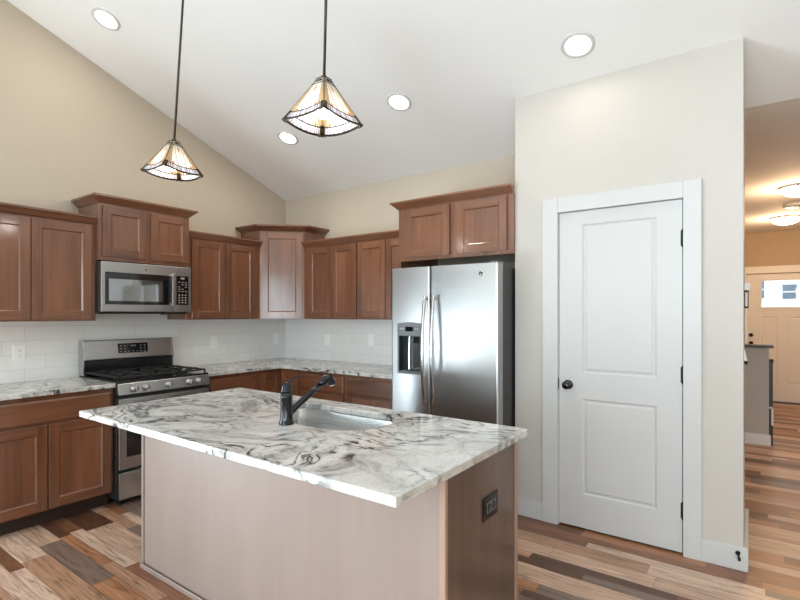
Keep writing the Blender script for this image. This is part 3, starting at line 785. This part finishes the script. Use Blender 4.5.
for x in (-0.004, W-0.004):
    b = MB(); b.prism([(-0.100, 0.925), (-0.012, 0.925), (-0.012, 1.198), (-0.030, 1.210), (-0.076, 1.207), (-0.102, 1.046)], x, x+0.008, axis='x'); b.build('end_cap', m_steelv, rg)

# ------------------------------------------------------------------ microwave
mw = thing('microwave', 'stainless over-the-range microwave under the short raised cabinet', 'microwave', (0, RL+0.003, 1.437), LW)
W = 0.757; H = 0.397
b = MB(); b.box(0, W, -0.352, -0.012, 0, H); b.build('body', m_fridgeside, mw, bev=0.002)
b = MB(); b.box(0.0, 0.600, -0.401, -0.354, 0.004, H-0.002); md_ = b.build('door', m_steel, mw, bev=0.004)
b = MB(); b.box(0.028, 0.560, -0.4035, -0.398, 0.062, 0.315); gl = b.build('window', m_blackgloss, md_, bev=0.002)
b = MB(); b.box(0.056, 0.492, -0.4045, -0.4034, 0.090, 0.262); b.build('glass_inset', plain('mirror_dark_glass', (0.35, 0.36, 0.37), 0.05, 0.9, mottle=0.03), gl)
b = MB()
b.box(0.562, 0.597, -0.436, -0.428, 0.052, 0.330); b.box(0.565, 0.594, -0.430, -0.399, 0.058, 0.082); b.box(0.565, 0.594, -0.430, -0.399, 0.300, 0.324)
b.build('handle', m_steelv, md_, bev=0.004)
b = MB(); b.box(0.603, W, -0.401, -0.354, 0.004, H-0.002); cpm = b.build('control_panel', m_steel, mw, bev=0.004)
b = MB(); b.box(0.614, 0.728, -0.4035, -0.399, 0.066, 0.318); kp = b.build('keypad', m_blackgloss, mw, bev=0.001)
for j in range(4):
    for i in range(3):
        b = MB(); b.box(0.634+i*0.030, 0.648+i*0.030, -0.4043, -0.4034, 0.080+j*0.022, 0.090+j*0.022); b.build('key', m_key, kp)
for j in range(5):
    for i in range(3):
        if (i+j) % 4 == 3: continue
        b = MB(); b.box(0.630+i*0.032, 0.650+i*0.032, -0.4043, -0.4034, 0.180+j*0.020, 0.185+j*0.020); b.build('key', m_key, kp)
b = MB(); b.box(0.655, 0.690, -0.4043, -0.4034, 0.290, 0.304); b.build('clock', m_key, kp)
def badge(parent, x, y, z, r, name='badge'):
    b = MB(); b.lathe([(r, 0.0), (r, -0.0022), (r*0.92, -0.003)], (x, y, z), 'y', 24); o = b.build(name, m_chrome, parent)
    b = MB()
    pts = [(x+0.45*r*math.cos(a), y-0.0035, z-0.45*r+0.9*r*math.sin(a)*1.0) for a in [PI*k/8 for k in range(9)]]
    b.tube(pts, r*0.20, 6); b.build('emblem', m_darkplastic, o)
badge(mw, 0.345, -0.401, 0.347, 0.017)
b = MB(); b.box(0.02, W-0.02, -0.345, -0.03, -0.012, 0.0); b.build('underside', m_darkplastic, mw, bev=0.003)
b = MB(); b.box(0.56, 0.70, -0.335, -0.24, -0.020, -0.011); b.build('filter_clip', m_greyplastic, mw, bev=0.002)

# ------------------------------------------------------------------ refrigerator
fr = thing('refrigerator', 'stainless side-by-side refrigerator with an ice and water dispenser', 'refrigerator', (2.134, 0, 0))
W = 0.895
b = MB(); b.box(0.002, W, -0.752, -0.03, 0.02, 1.752); b.build('body', m_fridgeside, fr, bev=0.004)
b = MB(); b.box(0.02, W-0.02, -0.790, -0.753, 0.015, 0.085); b.build('base_grille', m_darkplastic, fr, bev=0.003)
def fr_door(x0, x1):
    n = 14; yb = -0.758; pts = [(x0, yb)]
    for i in range(n+1):
        s = i/n; e = min(s, 1-s)*(x1-x0)
        rnd = 0.016*(1-math.sqrt(max(0, 1-(1-min(1, e/0.016))**2)))
        pts.append((x0+(x1-x0)*s, -0.834 - 0.006*math.sin(PI*s) + rnd))
    # refine the rounded corners
    fine = []
    for e in (0.0, 0.002, 0.006, 0.011, 0.016): fine.append((x0+e, e))
    front = [(x, -0.834-0.006*math.sin(PI*(x-x0)/(x1-x0)) + 0.016*(1-math.sqrt(max(0, 1-(1-min(1, e/0.016))**2)))) for x, e in fine]
    mid = [(x0+0.016+(x1-x0-0.032)*i/10, -0.834-0.006*math.sin(PI*(0.016+(x1-x0-0.032)*i/10)/(x1-x0))) for i in range(1, 10)]
    back = [(x1-(x-x0), y) for x, y in reversed(front)]
    poly = [(x0, yb)] + front + mid + back + [(x1, yb)]
    d = MB(); d.prism(poly, 0.090, 1.776)
    o = d.build('door', m_steel, fr)
    o['poly'] = len(poly)
    return o
dl = fr_door(0.002, 0.354); dr = fr_door(0.360, W)
# dispenser recess
DXa, DXb, DZa, DZb = 0.070, 0.288, 0.968, 1.352
tb = MB(); tb.box(DXa+0.012, DXb-0.012, -0.87, -0.775, DZa+0.012, 1.262)
tool = tb.build('tool', m_greyplastic); tool.location = fr.location
bpy.context.view_layer.update(); cut(dl, tool)
for o in (dl, dr):
    md = o.modifiers.new('bevel', 'BEVEL'); md.width = 0.004; md.segments = 2; md.limit_method = 'ANGLE'; md.angle_limit = math.radians(50)
dsp = MB()
yf = -0.8440
dsp.box(DXa, DXa+0.014, yf, -0.833, DZa, DZb); dsp.box(DXb-0.014, DXb, yf, -0.833, DZa, DZb); dsp.box(DXa+0.014, DXb-0.014, yf, -0.833, DZa, DZa+0.016)
for i in range(8):  # arched top edge of the fascia
    xa = DXa+0.014+(DXb-DXa-0.028)*i/8; xb = DXa+0.014+(DXb-DXa-0.028)*(i+1)/8
    dsp.box(xa, xb, yf, -0.833, 1.258, DZb + 0.010*math.sin(PI*(i+0.5)/8))
dsp = dsp.build('dispenser', m_greyplastic, dl)
b = MB(); x0, x1, z0, z1, y0, y1 = DXa+0.0125, DXb-0.0125, DZa+0.0125, 1.2615, -0.834, -0.7755
b.add([(x0, y0, z0), (x1, y0, z0), (x1, y0, z1), (x0, y0, z1), (x0, y1, z0), (x1, y1, z0), (x1, y1, z1), (x0, y1, z1)],
      [(0, 1, 5, 4), (1, 2, 6, 5), (2, 3, 7, 6), (3, 0, 4, 7), (4, 5, 6, 7)])
b.build('dispenser_recess', m_darkplastic, dl)
b = MB(); b.box(DXa+0.075, DXb-0.075, yf-0.002, yf+0.001, 1.292, 1.328); b.build('display', m_blackgloss, dl)
for xx in (DXa+0.032, DXa+0.052, DXb-0.052, DXb-0.032):
    b = MB(); b.lathe([(0.006, 0), (0.006, -0.002), (0.005, -0.003)], (xx, yf, 1.312), 'y', 12); b.build('dispenser_button', m_key, dl)
b = MB(); b.box(DXa+0.085, DXa+0.100, -0.822, -0.800, 1.00, 1.255); b.build('water_tube', m_chrome, dl, bev=0.004)
b = MB(); b.prism([(-0.825, 1.20), (-0.785, 1.25), (-0.785, 1.02), (-0.800, 1.02)], DXa+0.125, DXb-0.035, axis='x'); b.build('paddle', m_darkplastic, dl, bev=0.003)
b = MB(); b.box(DXa+0.02, DXb-0.02, -0.838, -0.780, DZa+0.013, DZa+0.022); b.build('drip_tray', m_greyplastic, dl)
def handle(parent, x):
    b = MB(); pts = []
    for i in range(15):
        s = i/14; pts.append((x, -0.868-0.038*math.sin(PI*s)**0.8, 0.755+0.80*s))
    b.tube(pts, 0.0135, 14, sx=0.85)
    for z in (0.775, 1.535): b.tube([(x, -0.880, z), (x, -0.833, z)], 0.010, 12)
    return b.build('handle', m_steelv, parent)
handle(dl, 0.334); handle(dr, 0.409)
badge(dr, 0.770, -0.8376, 1.703, 0.021)
for x in (0.05, W-0.05):
    b = MB(); b.box(x-0.045, x+0.045, -0.825, -0.690, 1.7525, 1.7755) if x < 0.1 else b.box(x-0.030, x+0.035, -0.815, -0.690, 1.7765, 1.789)
    b.build('hinge_cover', m_greyplastic, fr, bev=0.005)

# ------------------------------------------------------------------ island
IX0, IX1, IY0, IY1 = 1.640, 3.590, -2.540, -1.930
isl = thing('kitchen_island', 'kitchen island cabinet with a back panel coloured pale to imitate glare and dark wood end', 'island', (IX0, IY1, 0))
w = IX1-IX0; dpt = IY1-IY0
def loc(b): return b
b = MB(); hx, hy = IX0, IY1
b.box(0.018, w-0.019, -dpt+0.013, 0, 0.09, 0.8825)
# leave the bowl of the sink free
ib = b.build('body', m_wv, isl)
tb = MB(); tb.box(2.25-hx, 3.08-hx, -2.42-hy, -1.9345-hy, 0.66, 0.95); tool = tb.build('tool', m_inside); tool.location = isl.location
bpy.context.view_layer.update(); cut(ib, tool)
b = MB(); b.box(0.018, w-0.019, -dpt+0.013, -0.075, 0, 0.09); b.build('toe_kick', m_toe, isl)
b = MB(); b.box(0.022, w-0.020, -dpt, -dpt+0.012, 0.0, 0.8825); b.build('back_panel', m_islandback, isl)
b = MB(); b.box(w-0.018, w, -dpt+0.012, 0.0, 0.0, 0.8825); b.build('end_panel', m_islandside, isl)
b = MB(); b.box(0.0, 0.017, -dpt+0.012, 0.0, 0.0, 0.8825); b.build('end_panel', m_islandside, isl)
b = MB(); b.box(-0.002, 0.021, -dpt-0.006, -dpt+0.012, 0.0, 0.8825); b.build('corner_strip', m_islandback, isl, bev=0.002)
b = MB(); b.box(w-0.019, w+0.004, -dpt-0.006, -dpt+0.012, 0.0, 0.8825); b.build('corner_strip', m_strip, isl, bev=0.002)
b = MB(); b.box(w-0.002, w+0.005, -0.022, 0.004, 0.0, 0.8825); b.build('corner_strip', m_strip, isl, bev=0.002)
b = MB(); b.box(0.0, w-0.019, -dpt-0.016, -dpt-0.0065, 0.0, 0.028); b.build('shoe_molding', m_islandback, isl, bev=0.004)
Mi = Matrix.Rotation(PI, 4, 'Z')
xs = [0.03, 0.50, 0.97, 1.44, w-0.03]
for i in range(4):
    shaker(isl, -xs[i+1]+0.004, -xs[i]-0.004, 0.118, 0.682, -0.020, Mi); slab(isl, -xs[i+1]+0.004, -xs[i]-0.004, 0.704, 0.850, -0.020, Mi)
# countertop with sink opening
hole = [(2.315, -2.0), (2.33, -1.965), (2.36, -1.948), (2.60, -1.944), (2.90, -1.944), (2.975, -1.962), (3.025, -2.02), (3.042, -2.10), (3.040, -2.20),
        (3.015, -2.275), (2.965, -2.330), (2.89, -2.358), (2.80, -2.366), (2.70, -2.358), (2.62, -2.325), (2.52, -2.245), (2.42, -2.135), (2.35, -2.055)]
def smooth(pts, n=4):
    out = []; N_ = len(pts)
    for i in range(N_):
        p0, p1, p2, p3 = [Vector(pts[(i+j-1) % N_]) for j in range(4)]
        for s in range(n):
            t = s/n
            out.append(tuple(0.5*((2*p1)+(p2-p0)*t+(2*p0-5*p1+4*p2-p3)*t*t+(3*p1-p0-3*p2+p3)*t**3)))
    return out
hole = smooth(hole)[::-1]     # ccw
b = MB(); b.box(1.553, 3.600, -2.834, -1.816, CT0, CT1); ct = b.build('countertop', m_granite)
tb = MB(); tb.prism(hole, CT0-0.05, CT1+0.05); cut(ct, tb.build('tool', m_granite))
md = ct.modifiers.new('bevel', 'BEVEL'); md.width = 0.004; md.segments = 2; md.limit_method = 'ANGLE'; md.angle_limit = math.radians(50)
tag(ct, 'large swirled granite countertop of the island', 'countertop')
# sink bowl
cxh = sum(p[0] for p in hole)/len(hole); cyh = sum(p[1] for p in hole)/len(hole)
def ring(off, z):
    r = []
    for p in hole:
        v = Vector((p[0]-cxh, p[1]-cyh)); L_ = v.length
        r.append(Vector((cxh+v.x*(1+off/L_), cyh+v.y*(1+off/L_), z)))
    return r
b = MB()
b.loft([ring(0.006, CT0-0.0006), ring(0.003, CT0-0.0006), ring(0.001, CT0-0.004), ring(-0.004, 0.80), ring(-0.010, 0.725), ring(-0.03, 0.700), ring(-0.08, 0.692), ring(-0.16, 0.689)], 0, cap=False)
r = ring(-0.16, 0.689); b.add(r, [tuple(range(len(r)))], 0, True)
sk = b.build('sink', m_sink); tag(sk, 'stainless undermount sink bowl in the island countertop', 'sink')
b = MB(); b.lathe([(0.042, 0.0), (0.040, 0.003), (0.030, 0.0035), (0.028, 0.001), (0.003, 0.001)], (cxh, cyh, 0.6895), 'z', 24); b.build('drain', m_chrome, sk)
# faucet
fx, fy = 2.666, -2.393
fc = thing('faucet', 'black pull-out faucet standing at the island sink', 'faucet', (fx, fy, CT1))
b = MB(); b.lathe([(0.036, 0.0), (0.036, 0.006), (0.032, 0.014), (0.030, 0.03), (0.028, 0.06), (0.0275, 0.120), (0.029, 0.124), (0.029, 0.130), (0.026, 0.134), (0.026, 0.150)], (0, 0, 0), 'z', 28); b.build('body', m_bronze, fc)
b = MB(); b.lathe([(0.0275, 0.150), (0.0275, 0.156), (0.025, 0.160), (0.024, 0.178), (0.019, 0.187), (0.010, 0.191), (0.002, 0.192)], (0, 0, 0), 'z', 28); cap_ = b.build('cap', m_bronze, fc)
dirx = Vector((0.0, 1.0, 0)); 
b = MB(); b.tube([(0, 0.016, 0.045), (0, 0.06, 0.073), (0, 0.15, 0.120), (0, 0.225, 0.160)], [0.0165, 0.0155, 0.0155, 0.016], 18); b.build('spout', m_bronze, fc)
b = MB(); b.tube([(0, 0.218, 0.1565), (0, 0.245, 0.171), (0, 0.268, 0.181), (0, 0.287, 0.180), (0, 0.300, 0.168), (0, 0.306, 0.152)], [0.0165, 0.021, 0.0235, 0.0245, 0.0235, 0.0215], 18); sh = b.build('spray_head', m_bronze, fc)
b = MB(); b.tube([(0, 0.306, 0.152), (0, 0.3085, 0.145)], [0.016, 0.016], 18); b.build('nozzle', m_chrome, sh)
b = MB(); b.tube([(0, 0.0, 0.188), (0.004, 0.02, 0.203), (0.008, 0.05, 0.212), (0.012, 0.085, 0.214), (0.014, 0.10, 0.212)], [0.006, 0.0045, 0.0035, 0.0035, 0.004], 10); b.build('lever', m_bronze, fc)
# island outlet
Mo = Matrix.Translation((IX1+0.0004, -2.196, 0.690)) @ Matrix.Rotation(PI/2, 4, 'Z')
pl_ = plate('dark bronze outlet on the end of the island', Mo, 0.130, 0.088, 'outlet', 'outlet', (m_bronze, m_black))

# ------------------------------------------------------------------ pendants
def pendant(label, x, y, zrim, ztop, lean):
    zc = EZ - S*y
    # hangs from the slope; slight lean about the canopy
    hgt = zc-zrim
    bx = Vector((math.cos(0.6401), math.sin(0.6401), 0))*math.tan(lean)*hgt
    t = thing('pendant_light', label, 'pendant light', (x+bx.x, y+bx.y, zc), 0, 'pendant lights over the island')
    t.location.z = EZ - S*(y+bx.y)
    zc = t.location.z; hgt = zc-zrim
    t.rotation_mode = 'QUATERNION'
    fwd = Vector((-math.sin(0.6401), math.cos(0.6401), 0))
    t.rotation_quaternion = Matrix.Rotation(lean, 4, fwd).to_quaternion()
    up = ztop-zrim
    b = MB(); b.lathe([(0.062, 0.02), (0.062, -0.020), (0.055, -0.028), (0.012, -0.034), (0.012, -0.045)], (0, 0, 0), 'z', 24); b.build('canopy', m_rod, t)
    b = MB(); b.tube([(0, 0, -0.03), (0, 0, -hgt+up)], 0.0065, 12); b.build('rod', m_rod, t)
    b = MB(); b.lathe([(0.008, 0.012), (0.014, 0.004), (0.020, -0.006), (0.034, -0.018), (0.038, -0.026), (0.022, -0.026), (0.020, -0.07), (0.018, -0.085), (0.002, -0.085)], (0, 0, -hgt+up), 'z', 18); b.build('socket_cap', m_rod, t)
    b = MB(); zb = -hgt+up-0.085
    b.lathe([(0.012, 0.0), (0.015, -0.012), (0.027, -0.035), (0.031, -0.055), (0.027, -0.075), (0.015, -0.088), (0.002, -0.092)], (0, 0, zb), 'z', 20); b.build('bulb', m_bulb, t)
    # shade: four flared sides, rim arched between the corners
    me = MB(); R0, R1 = 0.022, 0.121; nu, nv = 16, 12; uvs = []
    def pt(sd, u, v):
        s = (u-0.5)*2; half = R0+(R1-R0)*(v**1.10)
        z = -hgt+up*(1-v**1.02) - 0.006
        lift = -0.015*(1-s*s)*v**2
        bow = 1.0+0.03*(1-s*s)*v
        p = Vector((s*half*bow, -half*bow, z+lift))
        return Matrix.Rotation(sd*PI/2, 3, 'Z') @ p
    shade = None
    verts, faces, uv = [], [], []
    for sd in range(4):
        b0 = len(verts)
        for j in range(nv+1):
            for i in range(nu+1):
                verts.append(pt(sd, i/nu, j/nv))
        for j in range(nv):
            for i in range(nu):
                a = b0+j*(nu+1)+i
                faces.append((a, a+1, a+nu+2, a+nu+1)); uv.append(((i/nu, j/nv), ((i+1)/nu, j/nv), ((i+1)/nu, (j+1)/nv), (i/nu, (j+1)/nv)))
    m_ = bpy.data.meshes.new('shade'); m_.from_pydata([tuple(p) for p in verts], [], faces)
    ul = m_.uv_layers.new(name='UVMap')
    for p, q_ in zip(m_.polygons, uv):
        p.use_smooth = True
        for li, c in zip(p.loop_indices, q_): ul.data[li].uv = c
    m_.materials.append(m_art)
    so = bpy.data.objects.new('shade', m_); COL.objects.link(so); so.parent = t
    sol = so.modifiers.new('thickness', 'SOLIDIFY'); sol.thickness = 0.003; sol.offset = 0
    b = MB()
    for sd in range(4):
        b.tube([pt(sd, 0.0, j/nv) for j in range(nv+1)], 0.0026, 8)
        b.tube([pt(sd, i/nu, 1.0) for i in range(nu+1)], 0.0022, 8)
        b.tube([pt(sd, i/nu, 0.0) for i in range(nu+1)], 0.004, 8)
        for u in (0.0, 1.0): 
            b.tube([pt(sd, abs(u-0.10*k), 1.0) for k in (0, 0.5, 1)], 0.0055, 8)
    b.build('lead_came', m_rod, so)
    l = bpy.data.lights.new('pendant_bulb', 'POINT'); l.energy = 1.7; l.color = (1.0, 0.93, 0.88); l.shadow_soft_size = 0.03
    lo = bpy.data.objects.new('bulb_light', l); COL.objects.link(lo); lo.parent = t; lo.location = (0, 0, zb-0.118)
    return t
pendant('leaded art-glass pendant on the left, hanging in front of the left wall', 1.703, -2.40, 2.246, 2.425, math.radians(3.6))
pendant('leaded art-glass pendant on the right, hanging nearer the camera', 2.905, -2.40, 2.262, 2.447, math.radians(1.4))

# ------------------------------------------------------------------ recessed lights
nrm = Vector((0, S, 1)).normalized()
def downlight(label, x, y, energy):
    t = thing('recessed_light', label, 'ceiling light', (x, y, EZ-S*y), 0, 'recessed lights in the sloped ceiling')
    t.rotation_euler = (-math.atan(S), 0, 0)
    b = MB(); b.lathe([(0.098, 0.004), (0.098, -0.004), (0.093, -0.008), (0.080, -0.009), (0.073, -0.004), (0.072, 0.003)], (0, 0, 0), 'z', 36, cap=False); b.build('trim_ring', m_white, t)
    b = MB(); b.lathe([(0.0735, 0.003), (0.0735, -0.003), (0.06, -0.0042), (0.002, -0.005)], (0, 0, 0), 'z', 32, cap=True); b.build('lens', m_lens, t)
    l = bpy.data.lights.new('downlight', 'AREA'); l.shape = 'DISK'; l.size = 0.13; l.energy = energy; l.color = (1.0, 0.88, 0.74)
    lo = bpy.data.objects.new('downlight_beam', l); COL.objects.link(lo); lo.parent = t; lo.location = (0, 0, -0.008)
    return t
downlight('recessed light above the left pendant, near the gable wall', 0.613, -2.282, 2.6)
downlight('recessed light between the right pendant and the corner cabinet', 0.953, -0.828, 5.0)
downlight('recessed light right of the right pendant, over the refrigerator', 2.216, -0.840, 5.0)
downlight('recessed light above the pantry door', 3.549, -0.847, 1.4)

# ------------------------------------------------------------------ hall ceiling
def dome(label, x, y):
    t = thing('dome_light', label, 'ceiling light', (x, y, EZ), 0, 'dome lights along the hall ceiling')
    b = MB(); b.lathe([(0.170, 0.0), (0.172, -0.018), (0.160, -0.026), (0.10, -0.026)], (0, 0, 0), 'z', 36); b.build('base_pan', m_white, t)
    b = MB(); b.lathe([(0.168, -0.022), (0.160, -0.045), (0.135, -0.072), (0.095, -0.092), (0.045, -0.103), (0.003, -0.105)], (0, 0, 0), 'z', 36, cap=False); b.build('glass_dome', m_dome, t)
    for k in range(3):
        a = 2*PI*k/3+0.4
        b = MB(); b.lathe([(0.006, -0.012), (0.008, -0.020), (0.006, -0.030)], (0.170*math.cos(a), 0.170*math.sin(a), 0), 'z', 10); b.build('clip', m_rod, t)
    l = bpy.data.lights.new('dome_lamp', 'POINT'); l.energy = 25; l.color = (1.0, 0.66, 0.38); l.shadow_soft_size = 0.12
    lo = bpy.data.objects.new('dome_lamp', l); COL.objects.link(lo); lo.parent = t; lo.location = (0, 0, -0.19)
    return t
dome('lit ceiling dome light in the hall, the nearer one', 4.80, 2.74)
dome('lit ceiling dome light in the hall, the one near the front door', 4.779, 4.769)
sd = thing('smoke_detector', 'round white smoke detector between the two hall dome lights', 'smoke detector', (4.83, 3.80, EZ))
b = MB(); b.lathe([(0.125, 0.0), (0.125, -0.012), (0.118, -0.030), (0.095, -0.040), (0.003, -0.042)], (0, 0, 0), 'z', 32); b.build('housing', m_white, sd)
b = MB(); b.lathe([(0.010, -0.040), (0.010, -0.046), (0.003, -0.047)], (0.02, -0.08, 0), 'z', 12); b.build('sensor', m_black, sd)

# ------------------------------------------------------------------ small things
ds = thing('door_stop', 'small dark spring door stop on the pantry baseboard', 'door stop', (4.335, PF-0.015, 0.098))
b = MB(); b.lathe([(0.012, 0.0), (0.012, -0.004), (0.006, -0.006)], (0, 0, 0), 'y', 16); b.build('mount', m_black, ds)
b = MB(); b.tube([(0, -0.004, 0), (0.003, -0.022, -0.006), (0.006, -0.04, -0.014)], [0.0045, 0.0045, 0.0045], 10); b.build('spring', m_black, ds)
b = MB(); b.tube([(0.006, -0.038, -0.013), (0.008, -0.052, -0.019)], [0.008, 0.007], 12); b.build('bumper', m_black, ds)

wb = thing('wall_bracket', 'black wall bracket with a white top on the pantry corner edge', 'bracket', (PX1, -0.2, 1.46))
b = MB(); b.box(0.0, 0.004, -0.012, 0.012, 0.0, 0.108); b.box(0.0, 0.022, -0.010, 0.010, 0.0, 0.010); b.box(0.0, 0.022, -0.010, 0.010, 0.098, 0.108); b.box(0.018, 0.022, -0.010, 0.010, 0.0, 0.108); b.build('loop', m_black, wb, bev=0.002)
b = MB(); b.box(0.0, 0.030, -0.014, 0.014, 0.109, 0.155); b.build('top_cap', m_plate, wb, bev=0.004)
b = MB(); b.box(0.005, 0.0165, -0.006, 0.006, 0.012, 0.096); b.build('insert', m_plate, wb, bev=0.002)
wh_ = thing('wall_hook', 'small white wall hook with a dark tip below the bracket', 'hook', (PX1, -0.2, 1.115))
b = MB(); b.prism([(0.0, 0.022), (0.016, 0.022), (0.003, 0.088), (0.0, 0.088)], -0.010, 0.010, axis='y'); b.build('wedge', m_plate, wh_)
b = MB(); b.box(0.0, 0.018, -0.010, 0.010, 0.0, 0.021); b.build('tip', m_black, wh_, bev=0.003)

gp = thing('gate_post', 'slim dark metal post against the end of the low half wall', 'post', (4.569, 2.83, 0.0))
b = MB(); b.box(-0.0195, 0.014, -0.02, 0.02, 0.0, 0.90); b.build('post', m_fridgeside, gp, bev=0.002)
b = MB(); b.box(-0.019, 0.020, -0.024, 0.024, 0.900, 0.935); b.build('post_cap', m_black, gp, bev=0.004)
b = MB(); b.box(0.0, 0.018, -0.028, -0.020, 0.22, 0.42); b.box(-0.018, 0.018, -0.028, -0.020, 0.40, 0.42); b.build('latch', m_plate, gp, bev=0.002)
